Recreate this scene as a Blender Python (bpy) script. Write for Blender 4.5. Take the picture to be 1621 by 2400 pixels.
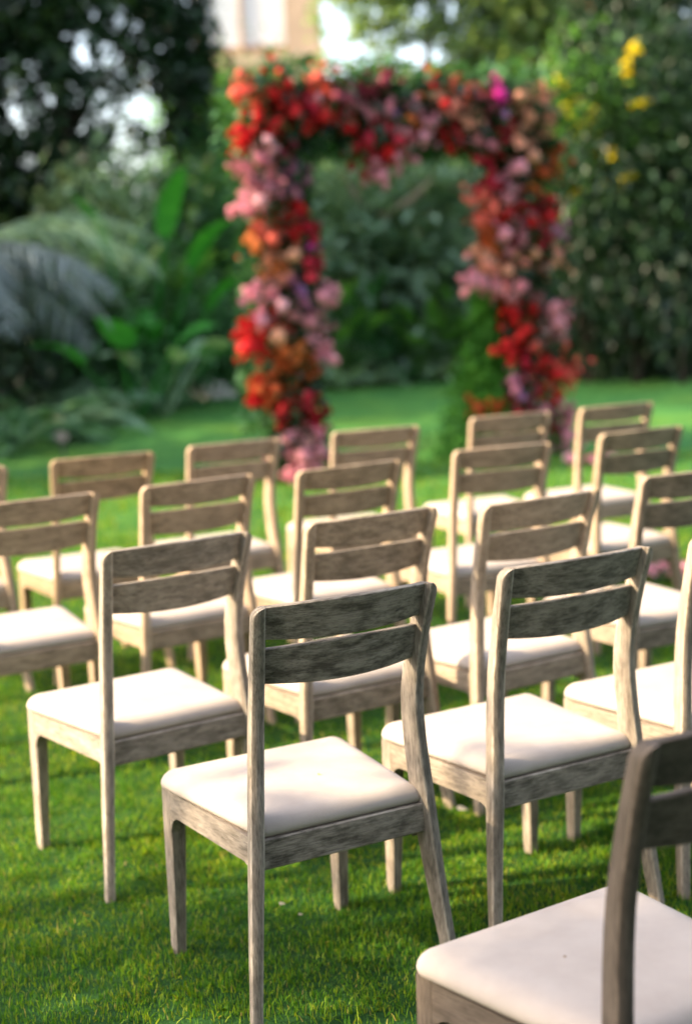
import bpy, math, random
import numpy as np
from mathutils import Matrix, Vector, Euler

for o in list(bpy.data.objects): bpy.data.objects.remove(o)
SC = bpy.context.scene
COL = SC.collection
R = math.radians

# ------------------------------------------------------------------ camera
CAM_H = 1.521
PITCH, ROLL = 0.148, -0.0409
cd = bpy.data.cameras.new('camera')
cam = bpy.data.objects.new('camera', cd); COL.objects.link(cam)
cd.sensor_fit = 'VERTICAL'; cd.sensor_height = 36.0; cd.sensor_width = 24.3
cd.lens = 53.06
cd.clip_start = 0.05; cd.clip_end = 2000
cam.matrix_world = (Matrix.Translation((0, 0, CAM_H)) @ Matrix.Rotation(math.pi/2 - PITCH, 4, 'X')
                    @ Matrix.Rotation(ROLL, 4, 'Z'))
cd.dof.use_dof = True
cd.dof.focus_distance = 2.95
cd.dof.aperture_fstop = 1.85
cd.dof.aperture_ratio = 1.0
SC.camera = cam

# ------------------------------------------------------------------ sky, sun, exposure
SUN_EL = R(33)
SUN_FROM = Vector((-0.985, -0.175, 0)).normalized()      # horizontal direction towards the sun
w = bpy.data.worlds.new('World'); SC.world = w; w.use_nodes = True
nt = w.node_tree; nt.nodes.clear()
bg = nt.nodes.new('ShaderNodeBackground'); out = nt.nodes.new('ShaderNodeOutputWorld')
sky = nt.nodes.new('ShaderNodeTexSky'); sky.sky_type = 'NISHITA'; sky.sun_disc = False
sky.sun_elevation = SUN_EL
sky.sun_rotation = math.atan2(SUN_FROM.x, SUN_FROM.y)
sky.air_density = 1.0; sky.dust_density = 3.0; sky.ozone_density = 1.0
bg.inputs['Strength'].default_value = 0.15
hz = nt.nodes.new('ShaderNodeMix'); hz.data_type = 'RGBA'; hz.blend_type = 'ADD'; hz.inputs[0].default_value = 1.0
hz.inputs[7].default_value = (1.55, 1.51, 1.46, 1)          # even bright summer haze over the whole sky
nt.links.new(sky.outputs[0], hz.inputs[6]); nt.links.new(hz.outputs[2], bg.inputs['Color']); nt.links.new(bg.outputs[0], out.inputs['Surface'])
sl = bpy.data.lights.new('sun', 'SUN'); sl.energy = 5.0; sl.angle = R(0.53); sl.color = (1.0, 0.82, 0.55)
sun = bpy.data.objects.new('sun', sl); COL.objects.link(sun)
sd = Vector((SUN_FROM.x*math.cos(SUN_EL), SUN_FROM.y*math.cos(SUN_EL), math.sin(SUN_EL)))
sun.rotation_euler = sd.to_track_quat('Z', 'Y').to_euler(); sun.location = sd*40
SC.view_settings.view_transform = 'Standard'; SC.view_settings.look = 'None'
SC.view_settings.gamma = 1.0; SC.view_settings.exposure = 1.6
SC.render.engine = 'CYCLES'
SC.cycles.max_bounces = 4; SC.cycles.diffuse_bounces = 3; SC.cycles.glossy_bounces = 2; SC.cycles.transmission_bounces = 3; SC.cycles.transparent_max_bounces = 2

# ------------------------------------------------------------------ helpers
FPX = 3537.263
def at(px, py, Y):
    """world point seen at photo pixel (px, py) at depth Y"""
    u, v = px - 810.5, py - 1200.0
    c, s = math.cos(-ROLL), math.sin(-ROLL)
    u, v = u*c - v*s, u*s + v*c
    d = Vector((u/FPX, math.cos(PITCH) - v/FPX*math.sin(PITCH), -math.sin(PITCH) - v/FPX*math.cos(PITCH)))
    t = Y/d.y
    return Vector((d.x*t, Y, CAM_H + d.z*t))

def tag(o, label=None, cat=None, group=None, kind=None):
    if label: o['label'] = label
    if cat: o['category'] = cat
    if group: o['group'] = group
    if kind: o['kind'] = kind
    return o
def empty(name, loc=(0, 0, 0), rz=0):
    o = bpy.data.objects.new(name, None); COL.objects.link(o)
    o.location = loc; o.rotation_euler = (0, 0, rz); o.empty_display_size = 0.1
    return o
def link(name, me, m=None, parent=None):
    o = bpy.data.objects.new(name, me); COL.objects.link(o)
    if m is not None and not me.materials: me.materials.append(m)
    if parent is not None: o.parent = parent
    return o
def smooth(me, ang=40):
    me.polygons.foreach_set('use_smooth', [True]*len(me.polygons))
    me.set_sharp_from_angle(angle=R(ang)); return me
def mesh(name, v, f, ang=40):
    me = bpy.data.meshes.new(name); me.from_pydata([tuple(p) for p in v], [], f); me.validate(); me.update()
    return smooth(me, ang) if ang else me
def fast_mesh(name, co, faces, sm=False):
    """co (N,3) array, faces (M,k) int array with constant k"""
    me = bpy.data.meshes.new(name); k = faces.shape[1]; M = len(faces)
    me.vertices.add(len(co)); me.vertices.foreach_set('co', np.ascontiguousarray(co, dtype=np.float32).ravel())
    me.loops.add(M*k); me.loops.foreach_set('vertex_index', np.ascontiguousarray(faces, dtype=np.int32).ravel())
    me.polygons.add(M); me.polygons.foreach_set('loop_start', np.arange(M, dtype=np.int32)*k)
    if sm: me.polygons.foreach_set('use_smooth', np.ones(M, dtype=bool))
    me.update(); return me
def loft(rings, caps=True):
    v, f = [], []; n = len(rings[0])
    for r in rings: v += list(r)
    for i in range(len(rings)-1):
        for j in range(n):
            k = (j+1) % n
            f.append((i*n+j, i*n+k, (i+1)*n+k, (i+1)*n+j))
    if caps:
        f.append(tuple(range(n-1, -1, -1))); f.append(tuple((len(rings)-1)*n+j for j in range(n)))
    return v, f
def crect(x0, x1, y0, y1, c):
    return [(x0+c, y0), (x1-c, y0), (x1, y0+c), (x1, y1-c), (x1-c, y1), (x0+c, y1), (x0, y1-c), (x0, y0+c)]
def interp(xs, ys, x):
    """smooth (Catmull-Rom) interpolation through control points"""
    n = len(xs)
    for i in range(n-1):
        if x <= xs[i+1] or i == n-2: break
    t = (x-xs[i])/(xs[i+1]-xs[i])
    m = lambda k: (ys[min(k+1, n-1)]-ys[max(k-1, 0)])/(xs[min(k+1, n-1)]-xs[max(k-1, 0)])
    h = xs[i+1]-xs[i]; t2, t3 = t*t, t*t*t
    return (2*t3-3*t2+1)*ys[i]+(t3-2*t2+t)*h*m(i)+(-2*t3+3*t2)*ys[i+1]+(t3-t2)*h*m(i+1)
def tube(path, radii, n=8):
    rings = []; P = [Vector(p) for p in path]
    for i, p in enumerate(P):
        d = (P[min(i+1, len(P)-1)]-P[max(i-1, 0)]).normalized()
        a = d.orthogonal().normalized() if abs(d.z) < .9 else Vector((1, 0, 0))
        a = (a - d*a.dot(d)).normalized(); b = d.cross(a)
        rings.append([p+(a*math.cos(2*math.pi*k/n)+b*math.sin(2*math.pi*k/n))*radii[i] for k in range(n)])
    return loft(rings)
def join(parts):
    v, f = [], []
    for pv, pf in parts:
        b = len(v); v += list(pv); f += [tuple(i+b for i in q) for q in pf]
    return v, f

# ------------------------------------------------------------------ materials
class NT:
    def __init__(s, name):
        s.m = bpy.data.materials.new(name); s.m.use_nodes = True
        s.t = s.m.node_tree; s.t.nodes.clear()
        s.out = s.n('ShaderNodeOutputMaterial')
    def n(s, t, **k):
        nd = s.t.nodes.new(t)
        for a, b in k.items(): setattr(nd, a, b)
        return nd
    def l(s, a, b): s.t.links.new(a, b)
    def ramp(s, fac, stops, interp='LINEAR'):
        r = s.n('ShaderNodeValToRGB'); cr = r.color_ramp; cr.interpolation = interp
        while len(cr.elements) < len(stops): cr.elements.new(0.5)
        for e, (p, c) in zip(cr.elements, stops): e.position = p; e.color = (*c, 1)
        s.l(fac, r.inputs[0]); return r.outputs[0]
    def mix(s, fac, a, b, mode='MIX'):
        x = s.n('ShaderNodeMix', data_type='RGBA', blend_type=mode)
        for sock, val in ((x.inputs[0], fac), (x.inputs[6], a), (x.inputs[7], b)):
            if hasattr(val, 'links'): s.l(val, sock)
            elif isinstance(val, (tuple, list)): sock.default_value = (*val, 1) if len(val) == 3 else val
            else: sock.default_value = val
        return x.outputs[2]
    def noise(s, vec, scale, detail=4, rough=.55, w=None):
        x = s.n('ShaderNodeTexNoise'); x.inputs['Scale'].default_value = scale
        x.inputs['Detail'].default_value = detail; x.inputs['Roughness'].default_value = rough
        if w is not None:
            x.noise_dimensions = '4D'; s.l(w, x.inputs['W'])
        if vec is not None: s.l(vec, x.inputs['Vector'])
        return x.outputs['Fac']
    def bump(s, h, dist, strength=1.0):
        b = s.n('ShaderNodeBump'); b.inputs['Distance'].default_value = dist; b.inputs['Strength'].default_value = strength
        s.l(h, b.inputs['Height']); return b.outputs[0]
    def pbr(s, col, rough=.6, spec=.4, normal=None, **kw):
        p = s.n('ShaderNodeBsdfPrincipled')
        if hasattr(col, 'links'): s.l(col, p.inputs['Base Color'])
        else: p.inputs['Base Color'].default_value = (*col, 1)
        if hasattr(rough, 'links'): s.l(rough, p.inputs['Roughness'])
        else: p.inputs['Roughness'].default_value = rough
        p.inputs['Specular IOR Level'].default_value = spec
        for k, v in kw.items(): p.inputs[k].default_value = v
        if normal is not None: s.l(normal, p.inputs['Normal'])
        return p.outputs[0]
    def done(s, sh): s.l(sh, s.out.inputs['Surface']); return s.m

def wood_mat(name, axis, worn=1.0):
    t = NT(name); tc = t.n('ShaderNodeTexCoord').outputs['Object']
    rnd = t.n('ShaderNodeObjectInfo').outputs['Random']
    w10 = t.n('ShaderNodeMath', operation='MULTIPLY'); t.l(rnd, w10.inputs[0]); w10.inputs[1].default_value = 37.0
    W = w10.outputs[0]
    def stretched(long, cross):
        mp = t.n('ShaderNodeMapping'); sc = [cross]*3; sc['xyz'.index(axis)] = long
        mp.inputs['Scale'].default_value = sc; t.l(tc, mp.inputs['Vector']); return mp.outputs[0]
    fine = t.noise(stretched(26, 330), 1.0, 5, .62, W)
    mid = t.noise(stretched(7, 70), 1.0, 4, .6, W)
    blot = t.noise(stretched(15, 46), 1.0, 4, .68, W)
    base = t.ramp(mid, [(p_, tuple(min(.8, x*worn) for x in c_)) for p_, c_ in ((.25, (.265, .222, .188)), (.48, (.345, .294, .254)), (.72, (.42, .365, .32)))])
    streak = t.ramp(fine, [(.36, (.26, .25, .235)), (.52, (1.05, 1.05, 1.05))])
    c = t.mix(.62, base, streak, 'MULTIPLY')
    dark = t.ramp(blot, [(.38, (.26, .245, .22)), (.58, (1.12, 1.1, 1.08))])
    wr_ = t.n('ShaderNodeMath', operation='MULTIPLY'); t.l(t.n('ShaderNodeObjectInfo').outputs['Alpha'], wr_.inputs[0]); wr_.inputs[1].default_value = .9 if axis == 'x' else .55
    c = t.mix(wr_.outputs[0], c, dark, 'MULTIPLY')
    oi = t.n('ShaderNodeObjectInfo')
    tint = t.ramp(rnd, [(0, (.88, .88, .88)), (1, (1.0, .98, .95))])
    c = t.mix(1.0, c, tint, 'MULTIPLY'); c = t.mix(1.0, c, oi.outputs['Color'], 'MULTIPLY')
    hsum = t.n('ShaderNodeMath', operation='ADD'); t.l(fine, hsum.inputs[0]); t.l(mid, hsum.inputs[1])
    return t.done(t.pbr(c, .72, .25, t.bump(hsum.outputs[0], .0016, .9)))
WOOD = {a: wood_mat('weathered_teak_'+a, a) for a in 'xyz'}
WORN = {a: wood_mat('worn_teak_edge_'+a, a, 1.55) for a in 'xyz'}

def cushion_mat():
    t = NT('cream_cushion'); tc = t.n('ShaderNodeTexCoord').outputs['Object']
    rnd = t.n('ShaderNodeObjectInfo').outputs['Random']
    n1 = t.noise(tc, 9, 4, .6, rnd); n2 = t.noise(tc, 900, 2, .5)
    n3 = t.noise(tc, 150, 2, .5, rnd)
    c = t.ramp(n1, [(.3, (.385, .318, .272)), (.65, (.45, .378, .328))])
    spot = t.ramp(n3, [(.765, (1, 1, 1)), (.80, (.55, .45, .38))])
    c = t.mix(1, c, spot, 'MULTIPLY')
    h = t.n('ShaderNodeMath', operation='MULTIPLY_ADD'); t.l(n1, h.inputs[0]); h.inputs[1].default_value = 6.0; t.l(n2, h.inputs[2])
    return t.done(t.pbr(c, .62, .25, t.bump(h.outputs[0], .0008, .5)))
CUSHION = cushion_mat()

def leaf_mat(name, stops, trans=.35, rough=.38, spec=.5, var=.5):
    """foliage: colour varies leaf by leaf (island random) and in soft patches"""
    t = NT(name); g = t.n('ShaderNodeNewGeometry'); pos = g.outputs['Position']
    ri = g.outputs['Random Per Island']
    n = t.noise(pos, 2.2, 3, .6)
    a = t.n('ShaderNodeMath', operation='MULTIPLY_ADD'); t.l(ri, a.inputs[0]); a.inputs[1].default_value = 1-var; 
    b = t.n('ShaderNodeMath', operation='MULTIPLY'); t.l(n, b.inputs[0]); b.inputs[1].default_value = var
    t.l(b.outputs[0], a.inputs[2])
    c = t.ramp(a.outputs[0], stops)
    p = t.pbr(c, rough, spec)
    tr = t.n('ShaderNodeBsdfTranslucent')
    tcol = t.mix(1, c, (1.25, 1.15, .55), 'MULTIPLY'); t.l(tcol, tr.inputs['Color'])
    mx = t.n('ShaderNodeMixShader'); mx.inputs[0].default_value = trans
    t.l(p, mx.inputs[1]); t.l(tr.outputs[0], mx.inputs[2])
    return t.done(mx.outputs[0])
def G(a, b, c): return [(.1, a), (.5, b), (.9, c)]
LEAF = {
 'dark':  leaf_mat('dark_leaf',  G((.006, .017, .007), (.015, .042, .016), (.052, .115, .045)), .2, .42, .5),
 'mid':   leaf_mat('mid_leaf',   G((.018, .060, .022), (.055, .165, .055), (.130, .300, .100)), .3),
 'fresh': leaf_mat('fresh_leaf', G((.050, .160, .028), (.110, .290, .050), (.210, .430, .090)), .4),
 'grey':  leaf_mat('grey_leaf',  G((.06, .135, .075), (.165, .31, .18), (.32, .48, .33)), .25),
 'pale':  leaf_mat('pale_leaf',  G((.11, .21, .11), (.24, .38, .22), (.42, .54, .38)), .35),
 'airy':  leaf_mat('airy_leaf',  G((.09, .17, .06), (.20, .32, .13), (.38, .48, .30)), .58),
 'sage':  leaf_mat('sage_leaf',  G((.08, .16, .09), (.22, .37, .24), (.40, .54, .40)), .35, .3, .6),
 'moss':  leaf_mat('moss_leaf',  G((.018, .075, .012), (.045, .170, .022), (.090, .280, .040)), .2, .7, .15),
 'frond': leaf_mat('palm_leaf',  G((.06, .085, .095), (.14, .18, .195), (.32, .38, .40)), .25, .4, .5),
 'frondg': leaf_mat('green_palm_leaf', G((.08, .16, .08), (.18, .30, .16), (.36, .48, .30)), .3, .4, .5),
 'banana': leaf_mat('banana_leaf', G((.022, .15, .02), (.032, .21, .026), (.06, .28, .04)), .4, .4, .5),
 'thatch': leaf_mat('thatch', G((.16, .10, .06), (.27, .18, .11), (.36, .26, .17)), .05, .8, .1),
 'blossom': leaf_mat('yellow_blossom', G((.62, .44, .005), (.78, .60, .01), (.85, .70, .04)), .3, .6, .2),
 'cream': leaf_mat('cream_blossom', G((.50, .42, .33), (.62, .54, .45), (.72, .66, .58)), .3, .6, .2),
}
def bark_mat(name, a, b):
    t = NT(name); tc = t.n('ShaderNodeTexCoord').outputs['Object']
    mp = t.n('ShaderNodeMapping'); mp.inputs['Scale'].default_value = (9, 9, 2); t.l(tc, mp.inputs[0])
    n = t.noise(mp.outputs[0], 1.5, 5, .65)
    return t.done(t.pbr(t.ramp(n, [(.3, a), (.7, b)]), .85, .15, t.bump(n, .03, .8)))
BARK = bark_mat('dark_bark', (.018, .013, .010), (.060, .042, .030))
BARKP = bark_mat('pale_bark', (.16, .12, .08), (.34, .27, .19))
SOIL = bark_mat('soil', (.012, .010, .007), (.04, .032, .022))
STONE = bark_mat('pale_stone', (.42, .38, .34), (.68, .62, .57))
METAL = bark_mat('grey_metal', (.05, .055, .06), (.10, .105, .11))
def plain(name, c, rough=.7, spec=.2, sc=3):
    t = NT(name); tc = t.n('ShaderNodeTexCoord').outputs['Object']; n = t.noise(tc, sc, 5, .65)
    a = tuple(x*.78 for x in c); b = tuple(min(1, x*1.12) for x in c)
    return t.done(t.pbr(t.ramp(n, [(.3, a), (.7, b)]), rough, spec, t.bump(n, .01, .3)))

def lawn_mat():
    t = NT('lawn_turf'); pos = t.n('ShaderNodeNewGeometry').outputs['Position']
    n1 = t.noise(pos, .55, 4, .6); n2 = t.noise(pos, 14, 5, .7); n3 = t.noise(pos, 120, 3, .7)
    c = t.ramp(n1, [(.32, (.060, .215, .065)), (.52, (.085, .250, .060)), (.70, (.140, .285, .045))])
    m = t.ramp(n2, [(.3, (.62, .62, .62)), (.7, (1.25, 1.2, 1.05))])
    c = t.mix(1, c, m, 'MULTIPLY')
    f = t.ramp(n3, [(.3, (.55, .55, .55)), (.7, (1.3, 1.3, 1.2))])
    c = t.mix(1, c, f, 'MULTIPLY')
    h = t.n('ShaderNodeMath', operation='ADD'); t.l(n2, h.inputs[0]); t.l(n3, h.inputs[1])
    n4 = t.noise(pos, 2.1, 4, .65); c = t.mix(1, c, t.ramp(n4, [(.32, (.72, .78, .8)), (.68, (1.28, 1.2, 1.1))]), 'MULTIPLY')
    sx = t.n('ShaderNodeSeparateXYZ'); t.l(pos, sx.inputs[0]); mr = t.n('ShaderNodeMapRange'); t.l(sx.outputs['Y'], mr.inputs[0])
    mr.inputs[1].default_value = 7.5; mr.inputs[2].default_value = 12.5        # where the modelled blades thin out, the sheet carries the turf colour
    c = t.mix(mr.outputs[0], (.022, .070, .015), c)
    return t.done(t.pbr(c, .85, .1, t.bump(h.outputs[0], .02, .7)))
def blade_mat():
    t = NT('grass_blade'); g = t.n('ShaderNodeNewGeometry'); pos = g.outputs['Position']; ri = g.outputs['Random Per Island']
    n1 = t.noise(pos, 1.6, 4, .65); n2 = t.noise(pos, 11, 3, .65)
    c = t.ramp(ri, [(.0, (.040, .160, .018)), (.45, (.095, .235, .018)), (.80, (.205, .325, .016)), (.96, (.30, .35, .045)), (.994, (.40, .34, .15))])
    m = t.ramp(n1, [(.35, (.66, .84, .80)), (.62, (1.25, 1.10, .85))])
    c = t.mix(1, c, m, 'MULTIPLY')
    m2 = t.ramp(n2, [(.3, (.6, .68, .7)), (.7, (1.3, 1.2, 1.05))])
    c = t.mix(1, c, m2, 'MULTIPLY')
    p = t.pbr(c, .55, .25)
    tr = t.n('ShaderNodeBsdfTranslucent'); t.l(t.mix(1, c, (1.3, 1.2, .5), 'MULTIPLY'), tr.inputs['Color'])
    mx = t.n('ShaderNodeMixShader'); mx.inputs[0].default_value = .38
    t.l(p, mx.inputs[1]); t.l(tr.outputs[0], mx.inputs[2])
    return t.done(mx.outputs[0])

# ------------------------------------------------------------------ setting: lawn, grass, beds
gx = np.linspace(-400, 400, 3); 
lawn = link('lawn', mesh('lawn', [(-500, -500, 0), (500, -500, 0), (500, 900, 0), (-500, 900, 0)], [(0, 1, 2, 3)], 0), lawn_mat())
tag(lawn, kind='structure')

def grass():
    rng = np.random.default_rng(5)
    P = []; Hs = []; Ws = []
    for (y0, y1, dens, h, wd) in ((1.6, 3.0, 6000, .024, .0030), (3.0, 4.6, 28000, .0175, .0024), (4.6, 6.5, 11500, .020, .0034), (6.5, 9.5, 3600, .027, .0060), (9.5, 13, 900, .030, .012)):
        hw = .24*y1 + .55; n = int(dens*(y1-y0)*2*hw)
        x = rng.uniform(-hw, hw, n); y = rng.uniform(y0, y1, n)
        # clumping
        cl = np.sin(x*23+np.sin(y*17)*1.7)*np.sin(y*19+np.sin(x*13)*1.9)
        cl2 = np.sin(x*5.1+1.3*np.sin(y*3.7))*np.sin(y*4.3+1.1*np.sin(x*2.9))
        keep = rng.uniform(0, 1, n) < .70+.25*cl
        x, y, cl, cl2 = x[keep], y[keep], cl[keep], cl2[keep]; n = len(x)
        P.append(np.stack([x, y, np.zeros(n)], 1)); Hs.append(h*(rng.uniform(.5, 1.25, n))*(1+.22*cl+.22*cl2)*np.where(rng.uniform(0, 1, n) < .04, 1.7, 1)); Ws.append(np.full(n, wd)*rng.uniform(.7, 1.3, n))
    P = np.concatenate(P); H = np.concatenate(Hs); Wd = np.concatenate(Ws); n = len(P)
    a = rng.uniform(0, 2*np.pi, n); lean = np.abs(rng.normal(.0, .75, n)).clip(0, 1.9); la = rng.uniform(0, 2*np.pi, n)
    d = np.stack([np.cos(a), np.sin(a), np.zeros(n)], 1)*Wd[:, None]*.5
    L = np.stack([np.cos(la), np.sin(la), np.zeros(n)], 1)
    up = np.zeros((n, 3)); up[:, 2] = 1
    mid = P + up*(H*.55*np.cos(lean*.5))[:, None] + L*(H*.55*np.sin(lean*.5))[:, None]
    tip = mid + up*(H*.5*np.cos(lean))[:, None] + L*(H*.5*np.sin(lean))[:, None]
    co = np.stack([P-d, P+d, mid+d*.8, tip, mid-d*.8], 1).reshape(-1, 3)
    idx = np.arange(n)[:, None]*5
    # one folded pentagon per blade
    return fast_mesh('grass', co, idx + np.array([[0, 1, 2, 3, 4]]))
gr = link('grass', grass(), blade_mat()); tag(gr, 'short green turf grass covering the lawn under the chairs', 'grass', kind='stuff')

def bed(name, pts, z=.004):
    o = link(name, mesh(name, [(x, y, z) for x, y in pts], [tuple(range(len(pts)))], 0), SOIL); tag(o, kind='structure')
bed('planting_bed', [(-60, 14), (-5.2, 14.2), (-3.6, 15.2), (-2.9, 17.5), (-2.75, 20), (-2.5, 22.2), (-.8, 22.8), (1.2, 23.3), (4, 23.8), (8, 22.5), (60, 22), (60, 80), (-60, 80)])

# ------------------------------------------------------------------ chairs
CH = .90
ZC  = [0, .20, .40, .62, .76, .90]
XO  = [.260, .242, .226, .210, .211, .220]           # outer half-width of the back legs
YR  = [-.036, -.016, -.004, .006, -.017, -.056]      # rear edge
DEP = [.030, .041, .050, .046, .042, .036]
TH  = R(18); UW = .024
def upright(s):
    rings = []
    zs = [0, .05, .10, .15, .20, .25, .30, .35, .40, .45, .50, .55, .60, .65, .70, .75, .80, .84, .872, .880, .887, .893, .897, .8995]
    ax = (s*math.cos(TH), math.sin(TH)); bx_ = (-s*math.sin(TH), math.cos(TH)); r = .026
    for z in zs:
        xo, yr, p = interp(ZC, XO, z), interp(ZC, YR, z), interp(ZC, DEP, z)
        w_ = UW*(.92 + .25*min(1, z/.35)) if z < .6 else UW*(1.17-.1*(z-.6)/.3)
        a0 = 0.0
        if z > CH-r: a0 = min(w_*.96, r*(1-math.sqrt(max(0, 1-((z-(CH-r))/r)**2))))
        ring = [(s*xo - ax[0]*a + bx_[0]*b, yr - ax[1]*a + bx_[1]*b, z) for a, b in crect(a0, w_+.002, 0, p, min(.004, (w_-a0)*.4))]
        rings.append(ring if s < 0 else ring[::-1])
    return mesh('back_leg', *loft(rings), ang=50)
def slat(z0, z1, crown, bulge):
    nx = 20; rings = []; Rr = .2/math.sin(TH)
    for i in range(nx+1):
        q = -1+2*i/nx; ring = []
        for zi, (za, fr) in enumerate([(z0, 0), (z1, 0), (z1, 1), (z0, 1)]):
            xin = interp(ZC, XO, za) - UW*1.0 + .004
            x = q*xin
            z = za + (crown*(1-q*q) if za == z1 else -bulge*(1-q*q))
            sag = (math.sqrt(max(0, Rr*Rr-x*x)) - math.sqrt(Rr*Rr-xin*xin))
            y = interp(ZC, YR, min(za, .9)) + .013 - sag
            nx_, ny_ = -x/Rr, math.sqrt(1-(x/Rr)**2)
            y0 = (x, y, z); y1 = (x+nx_*.019, y+ny_*.019, z)
            ring.append(y1 if fr else y0)
        # chamfer corners
        c = .15; rr = []
        for k in range(4):
            p, pn, pp = Vector(ring[k]), Vector(ring[(k+1) % 4]), Vector(ring[k-1])
            ch = .0025
            rr.append(p+(pp-p).normalized()*ch); rr.append(p+(pn-p).normalized()*ch)
        rings.append(rr)
    return mesh('backrest_slat', *loft(rings), ang=35)
def front_leg(s):
    rings = []
    for z, xo, xi, y0, y1 in ((0, .231, .204, .426, .457), (.2, .232, .197, .416, .456), (.32, .2325, .193, .411, .455), (.401, .2325, .191, .409, .454)):
        ring = [(s*a, b, z) for a, b in crect(xi, xo, y0, y1, .0035)]
        rings.append(ring if s > 0 else ring[::-1])
    return mesh('front_leg', *loft(rings), ang=35)
def side_rail(s):
    ya, yb = .040, .412
    prof = [(ya, .3995)]
    # underside with rounded brackets at both ends
    pts = [(ya, .315), (ya+.004, .327), (ya+.012, .336), (ya+.025, .3405)]
    pts += [(yb-.040, .3435), (yb-.026, .3405), (yb-.013, .332), (yb-.004, .318), (yb, .300)]
    prof = [(ya, .3995)] + pts + [(yb, .3995)]
    def X(y, inn): return s*(.2090 + (.2310-.2090)*(y-ya)/(yb-ya) - (.022 if inn else 0))
    v = [(X(y, 0), y, z) for y, z in prof] + [(X(y, 1), y, z) for y, z in prof]; n = len(prof)
    f = [tuple(range(n)), tuple(range(2*n-1, n-1, -1))] + [(i, i+n, (i+1) % n+n, (i+1) % n) for i in range(n)]
    if s > 0: f = [q[::-1] for q in f]
    return mesh('side_rail', v, f, 35)
def rear_rail():
    rings = [[(x, a, b) for a, b in crect(.001, .023, .336, .402, .003)] for x in (-.2035, -.07, .07, .2035)]
    return mesh('rear_rail', *loft(rings), ang=35)
def front_rail():
    rings = [[(x, a, b) for a, b in crect(.424, .446, .338, .3995, .003)] for x in (-.196, -.07, .07, .196)]
    return mesh('front_rail', *loft(rings), ang=35)
def cushion():
    # outline: trapezoid, front corners rounded wider than the rear ones
    def outline(ins):
        cs = [(-.1985, .006, .020), (.1985, .006, .020), (.2450, .4610, .038), (-.2450, .4610, .038)]
        P = [Vector((x, y)) for x, y, _ in cs]; o = []
        for k in range(4):
            p, a, b, r = P[k], P[k-1], P[(k+1) % 4], cs[k][2]
            da, db = (a-p).normalized(), (b-p).normalized()
            ang = da.angle(db); t = r/math.tan(ang/2); bis = (da+db).normalized(); cc = p+bis*(r/math.sin(ang/2))
            s0 = p+da*t-cc; s1 = p+db*t-cc; a0 = math.atan2(s0.y, s0.x); a1 = math.atan2(s1.y, s1.x)
            if a1 < a0: a1 += 2*math.pi
            for j in range(9):
                th = a0+(a1-a0)*j/8; rr = max(r-ins, .001) if ins < r else .001
                q = cc + Vector((math.cos(th), math.sin(th)))*rr
                if ins >= r: q = cc + (Vector((0, .23))-cc)*min(1, (ins-r)/.23)
                o.append(q)
            # straight run subdivided towards the next corner
            nxt = P[(k+1) % 4]
            
        return o
    rings = []
    for z, ins in ((.4025, .006), (.407, .001), (.414, -.001), (.422, .001), (.430, .006), (.437, .014), (.4425, .025), (.446, .0365)):
        rings.append([(p.x, p.y, z) for p in outline(ins)])
    base = outline(.0365)
    for k, z in ((.9, .4478), (.75, .4497), (.5, .4515), (.25, .4525), (.04, .453)):
        rings.append([(p.x*k, .232+(p.y-.232)*k, z) for p in base])
    return mesh('seat_cushion', *loft(rings), ang=70)

def edge_worn(me, axis, odd=True):
    me.materials.append(WOOD[axis]); me.materials.append(WORN[axis])
    n = 8; q = len(me.polygons)-2
    me.polygons.foreach_set('material_index', [1 if (i < q and (i % n) % 2 == (1 if odd else 0)) else 0 for i in range(len(me.polygons))])
    return me
CHAIR_PARTS = [('seat_cushion', cushion(), CUSHION), ('backrest_slat', edge_worn(slat(.829, .8985, .004, .010), 'x', False), WOOD['x']),
    ('backrest_slat', edge_worn(slat(.732, .806, .004, .011), 'x', False), WOOD['x']), ('back_leg', edge_worn(upright(-1), 'z'), WOOD['z']), ('back_leg', edge_worn(upright(1), 'z', True), WOOD['z']),
    ('front_leg', edge_worn(front_leg(-1), 'z'), WOOD['z']), ('front_leg', edge_worn(front_leg(1), 'z'), WOOD['z']), ('side_rail', side_rail(-1), WOOD['y']),
    ('side_rail', side_rail(1), WOOD['y']), ('rear_rail', edge_worn(rear_rail(), 'x'), WOOD['x']), ('front_rail', edge_worn(front_rail(), 'x'), WOOD['x'])]
def place_chair(x, y, yaw, label):
    t = empty('garden_chair', (x, y, 0), R(yaw)); j_ = random.Random(int(x*1000+y*77)); k_ = 0.006 if y > 4.4 else .002
    t.rotation_euler = (j_.gauss(0, k_), j_.gauss(0, k_), R(yaw))
    tag(t, label, 'chair', 'wooden ceremony chairs set in rows on the lawn')
    tint = TINT.get(len([o for o in bpy.data.objects if o.name.startswith('garden_chair')])-1, (1.15, .99, .82, .5))  # default warm tone puts bounce light on the far backs into the wood colour
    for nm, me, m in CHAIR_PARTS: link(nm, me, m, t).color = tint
    return t
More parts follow.
